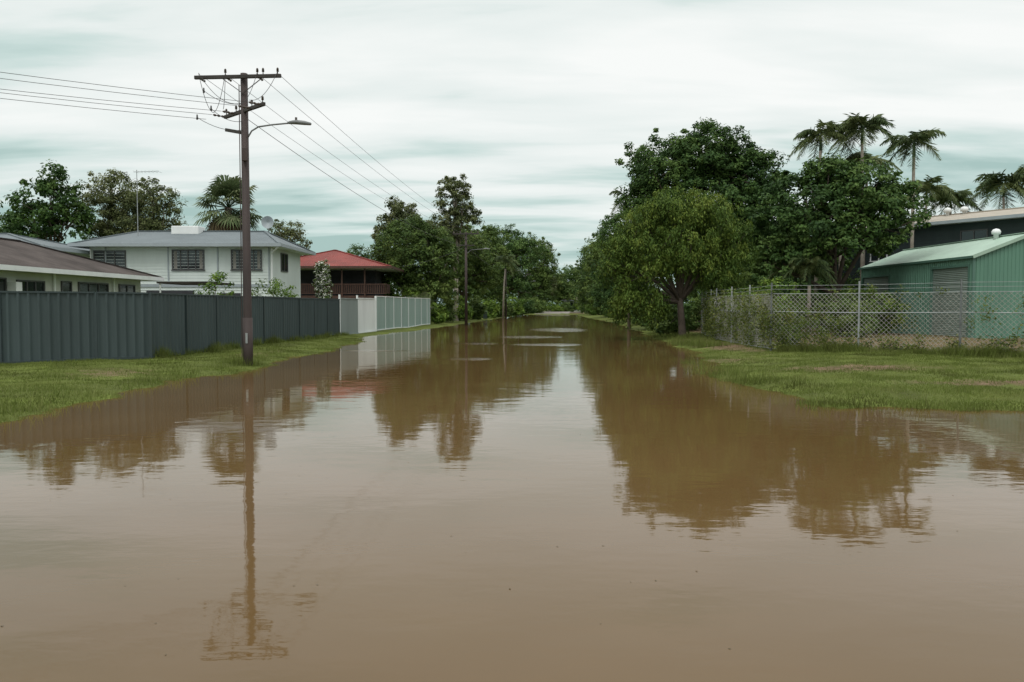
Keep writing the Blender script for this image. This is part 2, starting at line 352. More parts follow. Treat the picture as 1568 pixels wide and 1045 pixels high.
# middle left group
tree('eucalyptus_tree',-6.3,89,[(-.1,0,14.0,1.9,1.9,2.1),(.8,0,11.6,1.9,1.9,1.6),(-1.1,0,10.3,2,2,2.0)],.55,1,80,.24,M_leafeuc,tr=.3,bark=M_barkpale)
tree('eucalyptus_tree',-11.8,86,[(0,0,11.6,1.7,1.9,1.6),(-1,0,9.4,1.9,2,2.2),(1.3,0,9.4,1.8,2,2)],.55,1.1,80,.24,M_leafeuc,tr=.25)
tree('shade_tree',-9.6,80,[(-1.0,0,7.6,3.2,3.4,2.8),(1.8,0,6.2,2.7,3,3.2),(-2.3,0,4.6,2.5,3,3),(1.5,0,3.2,2.6,3,2.6)],.6,1.15,80,.24,M_leafmid,tr=.3)
tree('shade_tree',-6.2,95,[(0,0,8.4,3.2,3.4,2.8),(-.8,0,5,3.6,3,3.4),(2,0,5.5,2.5,2.6,2.6)],.65,1.1,75,.26,M_leafmid,tr=.3)
tree('broadleaf_tree',-13.6,93,[(0,0,5.8,3.2,3,3.2),(-1.5,0,3.5,3,3,3)],.7,1,65,.26,M_leafdark,tr=.25)
tree('rain_tree',-5.6,118,[(0,0,11,4.6,4.5,2.8),(2,0,8,3.6,4,3),(-2,0,6,4,4,4),(1.2,0,4,3.4,3.4,3)],.8,1.1,70,.32,M_leafmid,tr=.4)
tree('rain_tree',-1.6,146,[(-1,0,13,5.5,5,2.8),(2.5,0,10.4,4.4,4,3.4),(-3,0,8,4.5,4,4.5),(1.5,0,5,4,4,3.8)],.95,1.1,70,.38,M_leafdark,tr=.5)
tree('rain_tree',4.2,180,[(0,0,13.6,4.8,5,3.4),(2.4,0,9.5,3.8,4,4.2),(-2,0,7,4.5,4,5),(1.4,0,4.5,4,4,3.8)],1.1,1.1,60,.45,M_leafmid,tr=.5)
tree('eucalyptus_tree',8.0,212,[(0,0,15.6,2.6,3,2.8),(.8,0,10,2.8,3,4),(0,0,6,3.4,3,4)],1,1,60,.45,M_leafeuc,tr=.3)
# closing the end of the street
tree('broadleaf_tree',12.4,218,[(0,0,7.4,3.2,4,3.6),(-2,0,5,3.4,4,3.6),(2,0,3.9,3.2,4,3.4)],1.0,1.1,55,.5,M_leafmid,tr=.3)
tree('broadleaf_tree',16.6,228,[(0,0,9.9,2.8,4,3.4),(-1.4,0,6,3.4,4,3.8),(2.0,0,5,3.2,4,3.8)],1.1,1.1,55,.5,M_leafdark,tr=.3)
tree('broadleaf_tree',20.6,222,[(0,0,11.0,3.0,4,3.4),(1.4,0,7,3.6,4,4.4),(-2.2,0,5,3,4,3.6)],1.1,1.1,55,.5,M_leafmid,tr=.3)
tree('broadleaf_tree',25.2,214,[(0,0,11.5,3.4,4,3.8),(-1.4,0,7.6,4,4,4.6),(-2.6,0,4.2,3.4,4,3.8)],1.1,1,55,.48,M_leafmid,tr=.35)
# right
tree('shade_tree',20.6,184,[(-1.6,0,12.0,3.4,4,3.6),(1,0,8,4.4,4,4.8),(-2.7,0,5.6,3.2,4,4.2)],1.05,1.05,60,.42,M_leafdark,tr=.35)
tree('shade_tree',18.2,150,[(-1.6,0,10.9,3.4,4,3.6),(1,0,7,4,4,4.2),(-2.7,0,5,3.2,4,3.8),(-3.2,0,2.8,2.2,3,2.4)],.95,1.05,60,.38,M_leafmid,tr=.35)
tree('shade_tree',15.2,112,[(-1.6,0,8.8,2.8,3,2.8),(.6,0,6,3.4,3,3.8),(-1.8,0,3.8,2.8,3,2.8),(-2.4,0,2.2,1.4,2,1.7)],.75,1.1,70,.3,M_leafmid,tr=.35)
tree('shade_tree',13.0,84,[(-1,0,9.1,2.8,3,2.8),(1,0,6,3,3,3.8),(-1.7,0,4.2,2.6,3,3.2),(-2.4,0,2,1.5,2,1.7)],.65,1.15,75,.26,M_leafdark,tr=.3)
tree('large_shade_tree',14.3,60,[(-2.7,0,11.8,2.7,3.2,2.6),(.2,0,12.7,2.5,3.2,2.3),(2.2,0,12.2,1.9,2.6,2.0),(3.6,0,10.9,2.3,3,2.5),(0,0,8,4.9,4.2,4),(4.2,0,7.4,2.8,3,3.4),(-2.8,0,5.5,3.4,3,3.6),(2.4,0,5.0,3.8,3,3.6),(-4.0,0,9.4,1.8,2,1.9)],.60,1.2,95,.23,M_leafdark,tr=.45,fork=3,fill=.22)
tree('weeping_shade_tree',9.1,42.5,[(-.9,0,6.9,1.2,1.6,1.2),(.9,.2,7.0,.9,1.3,1.0),(-2.1,0,6.1,1.2,1.6,1.1),(1.9,0,6.1,1.2,1.6,1.3),(2.7,0,5.0,.9,1.4,1.2),(0,0,5.6,1.8,2.2,1.6),(-3.3,-.2,5.0,.9,1.3,.9),(-2.1,-.2,4.3,1.4,1.8,1.4),(-3.6,-.3,3.6,.8,1.1,1.0),(-2.9,-.3,2.4,.9,1.2,1.1),(-1.8,-.3,2.0,.9,1.3,1.2),(-3.5,-.2,1.5,.5,.8,.8),(.4,0,4.2,1.7,2.0,1.3),(1.9,0,3.8,1.1,1.5,1.2)],.38,1.05,85,.17,M_leafyel,tr=.2,droop=1.5,aspect=.33,fork=2.2,limbs=7)
tree('mango_tree',18.6,46,[(-1.8,0,6.6,2.6,2.9,2.5),(1.0,0,7.9,2.4,2.6,2.1),(2.9,0,7.0,1.8,2.4,1.9),(0,0,5.4,3.3,3,1.8),(-2.8,0,4.2,1.9,2,1.5),(-.6,0,9.0,1.3,1.4,1.2)],.5,.85,75,.24,M_leafdark,tr=.26,fork=2.6,fill=.2,lowcut=-.35)
tree('street_tree',12.0,47,[(0,0,3.6,1.7,1.8,2),(.8,0,2.2,1.5,1.6,1.6)],.45,1,70,.18,M_leafmid,tr=.14)
tree('broadleaf_tree',20.5,57.5,[(0,0,6,3,2.4,2.6),(-2.2,0,4,2.4,2.4,3)],.55,1,70,.22,M_leafdark,tr=.2)
for (x,y,rx,h,m_) in [(-9.9,77,1.8,3.2,M_leafbush),(-7.7,82,1.7,2.6,M_leafmid),(-7.0,74,.9,1.9,M_leafbush),(-6.3,90,1.6,2.8,M_leafbush),(-5.0,100,1.7,2.8,M_leafmid),(-3.6,112,1.8,2.6,M_leafbush),(-2.0,124,2,3,M_leafmid),(-.4,138,2.2,3.2,M_leafbush),(2.0,158,2.4,3.4,M_leafdark),(4.4,174,2.6,3.6,M_leafmid),(5.4,198,3,3.4,M_leafbush),(10.5,206,2.4,2.6,M_leafbush),(14.8,208,2.0,2.2,M_leafmid),(18.6,206,2.4,3,M_leafbush),(12.6,210,2,3,M_leafmid),
    (14.6,120,2,3.4,M_leafmid),(15.4,140,2.2,3.4,M_leafbush),(16.8,166,2.8,4.2,M_leafmid),(13.0,98,1.7,3.2,M_leafmid),(11.6,72,1.6,3.2,M_leafdark),(10.3,58,1.7,3.0,M_leafdark),(9.4,51,1.1,2.4,M_leafmid),(12.2,76,1.4,2.8,M_leafbush),(8.9,46,1.0,1.8,M_leafmid),(10.6,51.5,1.0,2.3,M_leafdark),(11.4,53.5,1.2,2.6,M_leafmid)]:
    bush('garden_bush',x,y,rx,h,m_,.22 if y<100 else .34,1,.45 if y<100 else .7)
bush('yellow_green_bush',13.4,41,1.5,2.9,M_leafbush,.16)
bush('yellow_green_bush',11.2,38.5,1.1,2.5,M_leafbush,.16)
bush('yellow_green_bush',10.7,35.5,.7,1.9,M_leafbush,.14)
bush('garden_bush',10.9,32.2,.8,1.5,M_leafmid,.14)
bush('garden_bush',17,41,1.6,2.1,M_leafmid,.16)
bush('garden_bush',20,44.5,1.6,2.5,M_leafbush,.16)
bush('garden_bush',-14.2,38,1.0,2.85,M_leafbush,.14)
bush('garden_bush',-12.4,40,.8,2.7,M_leafmid,.14)
bush('garden_bush',-12.8,44,.8,2.9,M_leafbush,.14)
bush('garden_bush',22,57,3.0,4.6,M_leafdark,.22,1,.5)
bush('garden_bush',16.5,55,3.4,4.6,M_leafdark,.22,1,.5)
# flowering column tree
e=empty('flowering_tree',(-13.1,55,0)); V,F,T,cl=crown([(0,0,4.2,.45,.5,.8),(0,0,2.6,.55,.5,1.2),(.1,0,3.4,.5,.5,.6)],.22,1.0,35,.13)
np_mesh('foliage',V,F,M_leafmid,e,tone=T); k=rng.random((len(F)))<.3
np_mesh('blossoms',V+np.array([0,-.08,.03]),F[k],M_flower,e,tone=T[k])
mb=MB(); mb.tube([(0,0,0),(0,0,2),(0,0,4.6)],[.07,.05,.02],6); mb.obj('trunk',M_bark,e)
# distant trees
ells=[]
for i in range(90):
    x=-260+i*6+rng.normal(0,2); y=285+rng.uniform(-15,25)+abs(x)*.05
    if 14<x<30: y+=30
    hh=rng.uniform(8,13) if abs(x)>30 else rng.uniform(10,15)
    ells.append((x,y,hh*.5,5,5,hh*.5))
V,F,T,cl=crown(ells,1.6,.5,34,.85)
np_mesh('distant_trees',V,F,M_leafmid,tone=T)
# ---- palms
def feather_palm(name,x,y,z,r=2.2,nf=15,lean=0,tr=.11):
    e=empty(name,(x,y,0)); mb=MB()
    mb.tube([(0,0,-.1),(lean*.3,0,z*.5),(lean,0,z-.9)],[tr*1.3,tr,tr*.85],9); mb.obj('trunk',M_barkpale,e,smooth=True)
    mb=MB(); mb.tube([(lean,0,z-1.0),(lean,0,z-.2),(lean,0,z+.2)],[tr*1.0,tr*.8,.03],9)
    V=[];T=[]
    for i in range(nf):
        a=2*math.pi*i/nf+rng.normal(0,.22); el=rng.uniform(-.1,1.35); L_=r*rng.uniform(.8,1.12)
        d=Vector((math.cos(a),math.sin(a),0)); side=Vector((-math.sin(a),math.cos(a),0)); pts=[]
        for k in range(9):
            t=k/8; pts.append(Vector((lean,0,z))+d*L_*(t*math.cos(el)*.6+t*.42)+Vector((0,0,L_*(math.sin(el)*t*1.05-.88*t*t*(1.1-.2*math.sin(el))))))
        mb.tube(pts,[.028]*4+[.016]*5,4); tn=rng.uniform(.2,.95)
        nk=34
        for k in range(nk):
            t=.14+.84*k/nk; q=t*8; i0=int(q); p=pts[i0].lerp(pts[min(i0+1,8)],q-i0); fw=(pts[min(i0+1,8)]-pts[i0]).normalized()
            ll=r*.32*math.sin(math.pi*(.18+.74*t))*rng.uniform(.75,1.15)
            for sgn in(-1,1):
                dr=(side*sgn*.75+fw*.5+Vector((0,0,-.38+rng.normal(0,.32)))).normalized()*ll; w=fw*.0135*r
                V+=[p-w,p+w,p+dr*.6+w*.9+Vector((0,0,.02)),p+dr+Vector((0,0,-.12*ll)),]; T.append(min(1,max(0,tn+rng.normal(0,.15))))
    V=np.array([tuple(v) for v in V]); np_mesh('fronds',V,np.arange(len(V)).reshape(-1,4),M_palm,e,tone=T)
    mb.obj('frond_stems',M_palm,e); return e
feather_palm('palm_tree',20.9,55,13.4,2.4,15,.2)
feather_palm('palm_tree',23.7,54,13.7,2.5,18,-.2)
feather_palm('palm_tree',25.0,57,12.0,2.2,13,.2)
feather_palm('palm_tree',26.0,52,12.4,2.3,15,0)
feather_palm('palm_tree',23.0,56,11.6,2.2,13,0)
feather_palm('palm_tree',36.4,71,12.0,3,15,.3)
feather_palm('palm_tree',39.4,72,11.2,3,15,.0)
feather_palm('palm_tree',43.2,70,12.3,3.2,19,-.3)
feather_palm('palm_tree',45.3,69,13.0,3.0,19,.3)
feather_palm('palm_tree',-1.2,108,7.8,2.6,14,.3)
feather_palm('palm_tree',9.2,62.5,10.2,1.9,8,-.3)
feather_palm('palm_tree',16.2,43.5,3.9,1.7,16,.0,tr=.1)
feather_palm('palm_tree',17.4,49,4.2,1.8,16,.0,tr=.1)
M_palmfan=leafmat('fan_palm_leaf',(.05,.075,.035),(.10,.14,.06),(.19,.22,.11))
def fan_palm(name,x,y,z,sc_=1.0,nf=60,nd=26):
    e=empty(name,(x,y,0)); mb=MB(); mb.tube([(0,0,-.1),(0,0,z*.5),(0,0,z)],[.3*sc_,.24*sc_,.26*sc_],10); mb.obj('trunk',M_bark,e,smooth=True)
    st=MB()
    for dead in (0,1):
        V=[];T=[]
        for i in range(nd if dead else nf):
            a=rng.uniform(0,2*math.pi); el=rng.uniform(-1.4,-.75) if dead else rng.uniform(-.75,1.45)
            d=Vector((math.cos(a)*math.cos(el),math.sin(a)*math.cos(el),math.sin(el)))
            pl=rng.uniform(1.0,1.7)*sc_; o=Vector((0,0,z)); hub=o+d*pl
            st.tube([o,hub],[.03,.02],4)
            side=Vector((-math.sin(a),math.cos(a),0)); up=side.cross(d)
            R=rng.uniform(1.0,1.45)*sc_; tn=rng.uniform(.25,1); nb=17
            for k in range(nb):
                th=(k/(nb-1)-.5)*3.7
                v=(d*math.cos(th)+side*math.sin(th)); mid=hub+v*R*.6+up*(.03 if k%2 else -.03); tip=hub+v*R*rng.uniform(.9,1.08)+Vector((0,0,-.32*R)); w=(d*-math.sin(th)+side*math.cos(th))*.052*R
                V+=[hub,mid-w,tip,mid+w+up*.03]; T.append(min(1,max(0,tn+rng.normal(0,.12))))
        V=np.array([tuple(v) for v in V]); np_mesh('dead_fronds' if dead else 'fan_fronds',V,np.arange(len(V)).reshape(-1,4),M_dead if dead else M_palmfan,e,tone=T)
    st.obj('frond_stems',M_palm,e)
fan_palm('fan_palm_tree',-22.3,63,9.5,1.12,52,30)
fan_palm('fan_palm_tree',-8.6,73.5,1.6,.7,30,4)
# ---------------------------------------------------------------- utility poles
def curve(a,b,sag,n=24):
    a=Vector(a);b=Vector(b); return [a.lerp(b,t/n)-Vector((0,0,4*sag*(t/n)*(1-t/n))) for t in range(n+1)]
rd=Vector((3.6,49.5,0)).normalized(); rp=Vector((rd.y,-rd.x,0))
PX,PY=-7.8,23.5
e=empty('utility_pole',(PX,PY,0))
mb=MB(); mb.tube([(0,0,-.3),(0,0,.9),(0,0,8.55)],[.13,.125,.10],16); mb.obj('pole_shaft',M_pole,e,smooth=True)
mb=MB(); mb.tube([(0,0,-.3),(0,0,1.45)],[.142,.142],16); mb.obj('ground_sleeve',M_pole,e,smooth=True)
mb=MB(); mb.box(-.015,.045,-.17,-.145,.7,1.0); mb.obj('number_plate',M_galv,e)
mb=MB(); top=[-1.42,1.15]
A=rp*top[0]+Vector((0,-.16,8.42)); B=rp*top[1]+Vector((0,-.16,8.42)); mb.beam(A,B,.085,.10)
LA=Vector((-.84,.75,7.47)); LB=Vector((.84,-.85,7.47)); mb.beam(LA,LB,.085,.10)
mb.beam(LA+Vector((.1,-.2,-.42)),LA+Vector((.75,-.75,-.62)),.08,.1)
mb.obj('crossarms',M_arm,e,bevel=.008)
mb=MB(); mb.beam(rp*-.6+Vector((0,-.16,8.38)),Vector((0,-.13,7.95)),.02,.02); mb.beam(rp*.6+Vector((0,-.16,8.38)),Vector((0,-.13,7.95)),.02,.02); mb.obj('arm_braces',M_arm,e)
ins=MB()
def insul(p,up=1):
    p=Vector(p)
    ins.tube([p+Vector((0,0,z*up)) for z in(0,.07,.075,.11,.115,.145,.15,.185)],[.014,.014,.042,.026,.042,.026,.036,.018],8)
topi=[rp*t+Vector((0,-.16,8.47)) for t in(-1.3,-.5,.45,.62,1.05)]
for p in topi[1:]: insul(p)
lowi=[LA.lerp(LB,t)+Vector((0,0,.05)) for t in(.04,.3,.7,.96)]
for p in lowi: insul(p)
ld=Vector((-1,-1,0)).normalized()
for p in lowi: ins.tube([p+ld*k*.06+Vector((0,0,-.06)) for k in range(1,8)],[.014,.04,.014,.04,.014,.04,.014],8)
for p in topi[:3]: ins.tube([p+rd*k*.06+Vector((0,0,-.05)) for k in range(1,8)],[.014,.04,.014,.04,.014,.04,.014],8)
ins.obj('insulators',M_ins,e,smooth=True)
j=MB()
pairs=[(topi[0],lowi[0]),(topi[1],lowi[1]),(topi[2],lowi[2]),(topi[4],lowi[3]),(topi[0],lowi[2]),(topi[1],lowi[0])]
for a_,b_ in pairs:
    j.tube(curve(a_+Vector((0,0,.08)),b_+ld*.4,.25,10),.008,5)
for (dx,dz) in ((-.95,7.15),(-.55,7.4),(-.75,7.9)):
    j.tube(curve((dx-.2,-.6,dz),(-.05,-.1,dz-.25),.12,8),.008,5); j.tube([(dx-.2,-.6,dz-.06),(dx-.2,-.6,dz+.08)],[.03,.02],6)
j.obj('jumper_leads',M_wire,e,smooth=True)
mb=MB(); mb.tube([(.1,-.02,6.72),(.2,0,6.9),(.4,0,7.02),(.8,0,7.08),(1.35,0,7.13)],[.024]*5,8); mb.obj('lamp_bracket',M_lamp,e,smooth=True)
mb=MB(); mb.tube([(1.25,0,7.13),(1.3,0,7.14),(1.5,0,7.155),(1.75,0,7.13),(1.93,0,7.1),(1.95,0,7.1)],[.026,.045,.068,.062,.04,.01],10); mb.obj('lamp_head',M_lamp,e,smooth=True)
mb=MB(); mb.tube([(1.5,0,7.2),(1.5,0,7.29)],[.035,.035],8); mb.obj('photocell',M_ins,e)
mb=MB(); mb.box(-.02,.14,-.27,-.12,6.0,6.35); mb.tube([(-.11,-.12,8.2),(-.115,-.13,4.0),(-.13,-.14,.3)],.014,6); mb.obj('conduit_and_fuse_box',M_pole,e)
def simple_pole(x,y,h=8.5,arm=1.2,name='utility_pole'):
    e=empty(name,(x,y,0)); mb=MB(); mb.tube([(0,0,-.4),(0,0,h)],[.14,.10],12); mb.obj('pole_shaft',M_pole,e,smooth=True)
    mb=MB(); mb.beam(rp*-arm+Vector((0,-.16,h-.15)),rp*arm+Vector((0,-.16,h-.15)),.09,.12); mb.beam(rp*-.8+Vector((0,-.16,h-1.2)),rp*.8+Vector((0,-.16,h-1.2)),.08,.1)
    mb.beam(rp*-.7+Vector((0,-.16,h-.2)),Vector((0,-.14,h-.7)),.03,.03);mb.beam(rp*.7+Vector((0,-.16,h-.2)),Vector((0,-.14,h-.7)),.03,.03); mb.obj('crossarms',M_arm,e)
    mb=MB()
    for t in(-1.1,-.5,.5,1.1): mb.tube([rp*t+Vector((0,-.16,h-.09)),rp*t+Vector((0,-.16,h+.1))],[.05,.04],8)
    mb.obj('insulators',M_ins,e)
    mb=MB(); mb.tube([(.1,0,h-1.9),(.5,0,h-1.6),(1.7,0,h-1.5)],.025,6); mb.tube([(1.6,0,h-1.5),(1.8,0,h-1.48),(2.2,0,h-1.52)],[.04,.08,.03],8); mb.obj('lamp_arm',M_lamp,e)
    return e
poles=[(PX,PY,8.5),(-4.2,73,8.5),(-.9,118,8.5),(2.8,168,8.5)]
for x,y,h in poles[1:]: simple_pole(x,y,h)
simple_pole(PX-28,PY-28,8.5)
e=empty('street_lamp',(1.2,150,0)); mb=MB(); mb.tube([(0,0,-.4),(0,0,7.6),(.3,0,8.1),(1.2,0,8.3)],[.13,.1,.07,.05],8); mb.tube([(1.1,0,8.3),(1.4,0,8.33),(1.9,0,8.28)],[.06,.14,.05],8); mb.obj('post_and_head',M_galv,e,smooth=True)
w=MB()
for i in range(3):
    x0,y0,h0=poles[i];x1,y1,h1=poles[i+1]
    for t in(-1.25,-.5,.45,1.05):
        w.tube(curve(Vector((x0,y0-.1,h0))+rp*t,Vector((x1,y1-.1,h1))+rp*t,.55),.0065 if i==0 else .012,5)
    w.tube(curve((x0,y0+.1,7.3),(x1,y1,7.3),.7),.009 if i==0 else .014,5)
for k,p in enumerate(lowi):
    a_=Vector((PX,PY,0))+p+ld*.45+Vector((0,0,-.06)); 
    w.tube(curve(a_,a_+Vector((-28,-28,.4 if k!=1 else .1)),.9),.0065,5)
a_=Vector((PX-.9,PY-.6,7.1)); w.tube(curve(a_,a_+Vector((-27,-27.4,.2)),.8),.0065,5)
w.tube(curve((-4.2,73,7.2),(-9.8,71,5.3),.25),.012,5)
w.obj('power_lines',M_wire,smooth=True)
# ---------------------------------------------------------------- sheet metal fences
def ribfence(name,pts,h,m,cap,pitch=.25,depth=.045,base=None,panel=2.4):
    e=empty(name,(0,0,0)); V=[];F=[]; pst=MB(); rail=MB()
    for (a,b) in zip(pts[:-1],pts[1:]):
        a=Vector((*a,0));b=Vector((*b,0)); L_=(b-a).length; d=(b-a)/L_; n=Vector((d.y,-d.x,0))
        s=0; prof=[]
        while s<L_:
            prof+=[(s,0),(s+pitch*.62,0),(s+pitch*.70,depth),(s+pitch*.9,depth)]; s+=pitch
        prof=[p for p in prof if p[0]<L_]+[(L_,0)]
        o=len(V)
        for (s,q) in prof:
            p=a+d*s+n*q; g_=H(p.x,p.y); V+=[(p.x,p.y,g_-.02),(p.x,p.y,g_*.3+.15+h)]
        for i in range(len(prof)-1): k=o+2*i; F.append((k,k+2,k+3,k+1))
        s=0
        while s<=L_+.01:
            p=a+d*min(s,L_); g_=H(p.x,p.y)
            pst.beam(p+Vector((0,0,g_-.1))+n*.01,p+Vector((0,0,g_*.3+.16+h))+n*.01,.07,.115); s+=panel
        k=0
        while k<L_:
            k2=min(k+panel,L_); p=a+d*(k+.04); q=a+d*(k2-.04)
            rail.beam(p+Vector((0,0,H(p.x,p.y)*.3+.15+h))+n*.02,q+Vector((0,0,H(q.x,q.y)*.3+.15+h))+n*.02,.075,.05)
            rail.beam(p+Vector((0,0,H(p.x,p.y)+.04))+n*.02,q+Vector((0,0,H(q.x,q.y)+.04))+n*.02,.075,.07); k+=panel
    np_mesh('sheet_panels',V,F,m,e); pst.obj('posts',cap,e); rail.obj('rails',cap,e); return e
ribfence('sheet_metal_fence',[(-23.1,14.4),(-14.1,21.9),(-11.1,24.4),(-10.0,46.2)],1.98,M_fence,M_fencecap)
ribfence('sheet_gate',[(-10.0,46.35),(-9.55,49.4)],2.05,M_gateg,M_gateg,.2,.03,panel=3.2)
ribfence('sheet_gate',[(-9.6,49.55),(-9.15,53.2)],2.1,M_gatew,M_gatew,.2,.03,panel=4)
ribfence('pale_green_sheet_fence',[(-9.15,53.5),(-7.4,71.5)],2.25,M_fencel,M_gatew,.22,.04)
ribfence('pale_green_sheet_fence',[(-7.4,71.5),(-13,72.5)],2.25,M_fencel,M_gatew,.22,.04)
e=empty('gate_posts')
mb=MB(); 
for (x,y) in((-10.0,46.28),(-9.6,49.48),(-9.13,53.35)): mb.tube([(x,y-.05,-.05),(x,y-.05,2.45)],[.06,.06],10)
mb.obj('round_posts',M_gatew,e)
# ---------------------------------------------------------------- houses
def hiproof(x0,x1,y0,y1,ze,zr,m,parent,oh=.6,hip0=True,hip1=True,axis='x',fm=None,hipin=None,name='roof'):
    x0-=oh;x1+=oh;y0-=oh;y1+=oh; mb=MB()
    if axis=='x':
        c=(y0+y1)/2; w=(y1-y0)/2 if hipin is None else hipin; a=x0+(w if hip0 else 0); b=x1-(w if hip1 else 0)
        R=[(a,c,zr),(b,c,zr)]; E=[(x0,y0,ze),(x1,y0,ze),(x1,y1,ze),(x0,y1,ze)]
        mb.add(E+R,[(0,1,5,4),(1,2,5),(2,3,4,5),(3,0,4)])
    else:
        c=(x0+x1)/2; w=(x1-x0)/2 if hipin is None else hipin; a=y0+(w if hip0 else 0); b=y1-(w if hip1 else 0)
        R=[(c,a,zr),(c,b,zr)]; E=[(x0,y0,ze),(x1,y0,ze),(x1,y1,ze),(x0,y1,ze)]
        mb.add(E+R,[(0,1,4),(1,2,5,4),(2,3,5),(3,0,4,5)])
    mb.obj(name,m,parent)
    caps=MB()
    caps.beam(Vector(R[0])+Vector((0,0,.03)),Vector(R[1])+Vector((0,0,.03)),.22,.07)
    for ei,ri in((0,0),(1,1 if axis=='x' else 0),(2,1),(3,0 if axis=='x' else 1)): caps.beam(Vector(E[ei])+Vector((0,0,.03)),Vector(R[ri])+Vector((0,0,.03)),.18,.06)
    caps.obj(name+'_ridge_caps',m,parent)
    f=MB(); t=.1
    f.box(x0-t,x1+t,y0-t,y0-.004,ze-.17,ze+.03); f.box(x0-t,x1+t,y1+.004,y1+t,ze-.17,ze+.03)
    f.box(x0-t,x0-.004,y0,y1,ze-.17,ze+.03); f.box(x1+.004,x1+t,y0,y1,ze-.17,ze+.03)
    f.obj(name+'_gutters',fm or M_fascia,parent)
    s=MB(); s.box(x0,x1,y0,y1,ze-.15,ze-.12); s.obj(name+'_soffit',M_wallB,parent)
def win_y(parent,x0,x1,z0,z1,y,n=2,fm=None,curt=False):
    fm=fm or M_frame; g_=MB(); g_.box(x0,x1,y-.02,y+.03,z0,z1); g_.obj('window_glass',M_glass,parent)
    if curt:
        c_=MB(); ww=(x1-x0)/n
        c_.box(x0+.05,x0+ww*.55,y-.026,y-.021,z0+.05,z1-.03); c_.box(x1-ww*.5,x1-.05,y-.026,y-.021,z0+.05,z1-.03); c_.obj('curtains',M_curtain,parent)
    f=MB(); t=.06
    f.box(x0-t,x1+t,y-.07,y-.0,z1,z1+t); f.box(x0-t-.04,x1+t+.04,y-.11,y-.0,z0-t,z0)
    f.box(x0-t,x0,y-.07,y,z0,z1); f.box(x1,x1+t,y-.07,y,z0,z1)
    for i in range(1,n): xx=x0+(x1-x0)*i/n; f.box(xx-.03,xx+.03,y-.06,y-.027,z0,z1)
    f.obj('window_frame',fm,parent)
def win_x(parent,y0,y1,z0,z1,x,sgn=1,n=2,fm=None):
    fm=fm or M_frame; g_=MB(); g_.box(min(x,x+.02*sgn),max(x,x+.02*sgn),y0,y1,z0,z1); g_.obj('window_glass',M_glass,parent)
    f=MB(); t=.06; a,b=sorted((x,x+.07*sgn))
    f.box(a,b,y0-t,y1+t,z1,z1+t); f.box(a,b,y0-t,y1+t,z0-t,z0); f.box(a,b,y0-t,y0,z0,z1); f.box(a,b,y1,y1+t,z0,z1)
    for i in range(1,n):
        yy=y0+(y1-y0)*i/n; f.box(min(x+.022*sgn,x+.06*sgn),max(x+.022*sgn,x+.06*sgn),yy-.03,yy+.03,z0,z1)
    f.obj('window_frame',fm,parent)
# house A : tiled bungalow
e=empty('tiled_bungalow_house'); mb=MB(); mb.box(-28.2,-20.1,26,43.2,.1,3.17); mb.obj('walls',M_wallA,e)
hiproof(-28.2,-20.1,26,43.2,3.33,4.95,M_roofA,e,.8,axis='y',fm=M_white)
for (y0,y1,z0,z1,n) in((30.4,31.6,1.5,2.85,2),(32.4,34.2,1.6,2.8,3),(35.6,36.3,2.1,2.85,1),(37.0,39.6,1.6,2.85,3),(40.8,42.4,1.3,2.85,2)): win_x(e,y0,y1,z0,z1,-20.1,1,n)
mb=MB(); mb.box(-20.06,-19.7,31.7,32.1,2.25,2.75); mb.obj('air_conditioner',M_white,e)
mb=MB(); mb.tube([(-20.0,34.9,.1),(-20.0,34.9,3.2)],.05,8); mb.tube([(-20.0,40.1,.1),(-20.0,40.1,3.2)],.05,8); mb.obj('downpipes',M_white,e)
mb=MB(); mb.box(-19.15,-16.2,43.0,46.6,3.0,3.1); mb.obj('carport_roof',M_roofA,e)
mb=MB()
for x in(-19.0,-16.4): mb.tube([(x,43.1,0),(x,43.1,3.0)],.05,8)
mb.obj('carport_posts',M_white,e)
# house B
e=empty('two_storey_house'); mb=MB(); mb.box(-26.4,-15.1,50,57,.1,5.46); mb.obj('walls',M_wallB,e)
hiproof(-26.4,-15.1,50,57,5.62,6.75,M_roofB,e,.8,hipin=2.2)
mb=MB(); mb.box(-31.5,-26.405,51.5,57,.1,5.3); mb.obj('left_walls',M_wallB,e)
hiproof(-40,-27.2,46,55.5,5.2,6.35,M_roofB,e,.6,name='left_roof')
mb=MB(); mb.box(-39,-31.6,47,55,.1,5.0); mb.obj('wing_walls',M_wallB,e)
mb=MB()
for x in(-25.4,-21.5,-18.4,-15.2): mb.box(x-.04,x+.04,49.95,49.997,3.2,5.45)
mb.box(-26.4,-15.1,49.93,49.997,2.98,3.14); mb.obj('wall_trim',M_fascia,e)
cl_=MB()
for i in range(26): z=.5+i*.19; cl_.box(-26.38,-15.12,49.975,49.997,z,z+.015)
cl_.obj('weatherboard_laps',M_wallB,e)
win_y(e,-21.2,-19.3,4.05,5.25,50,4,curt=True); win_y(e,-17.5,-15.7,4.05,5.25,50,4,curt=True); win_y(e,-26.1,-24.2,4.2,5.2,50,3); 
win_x(e,52.2,53.6,4.1,5.2,-15.1,1,2)
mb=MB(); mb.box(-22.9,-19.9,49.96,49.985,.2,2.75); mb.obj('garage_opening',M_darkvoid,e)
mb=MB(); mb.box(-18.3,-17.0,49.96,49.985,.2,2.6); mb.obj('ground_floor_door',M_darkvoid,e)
mb=MB(); mb.tube([(-15.0,49.9,.1),(-15.0,49.9,5.4)],.05,8); mb.tube([(-14.35,49.25,5.45),(-15.0,49.85,5.1)],.05,8); mb.tube([(-26.3,49.9,.1),(-26.3,49.9,5.4)],.05,8); mb.obj('downpipes',M_white,e)
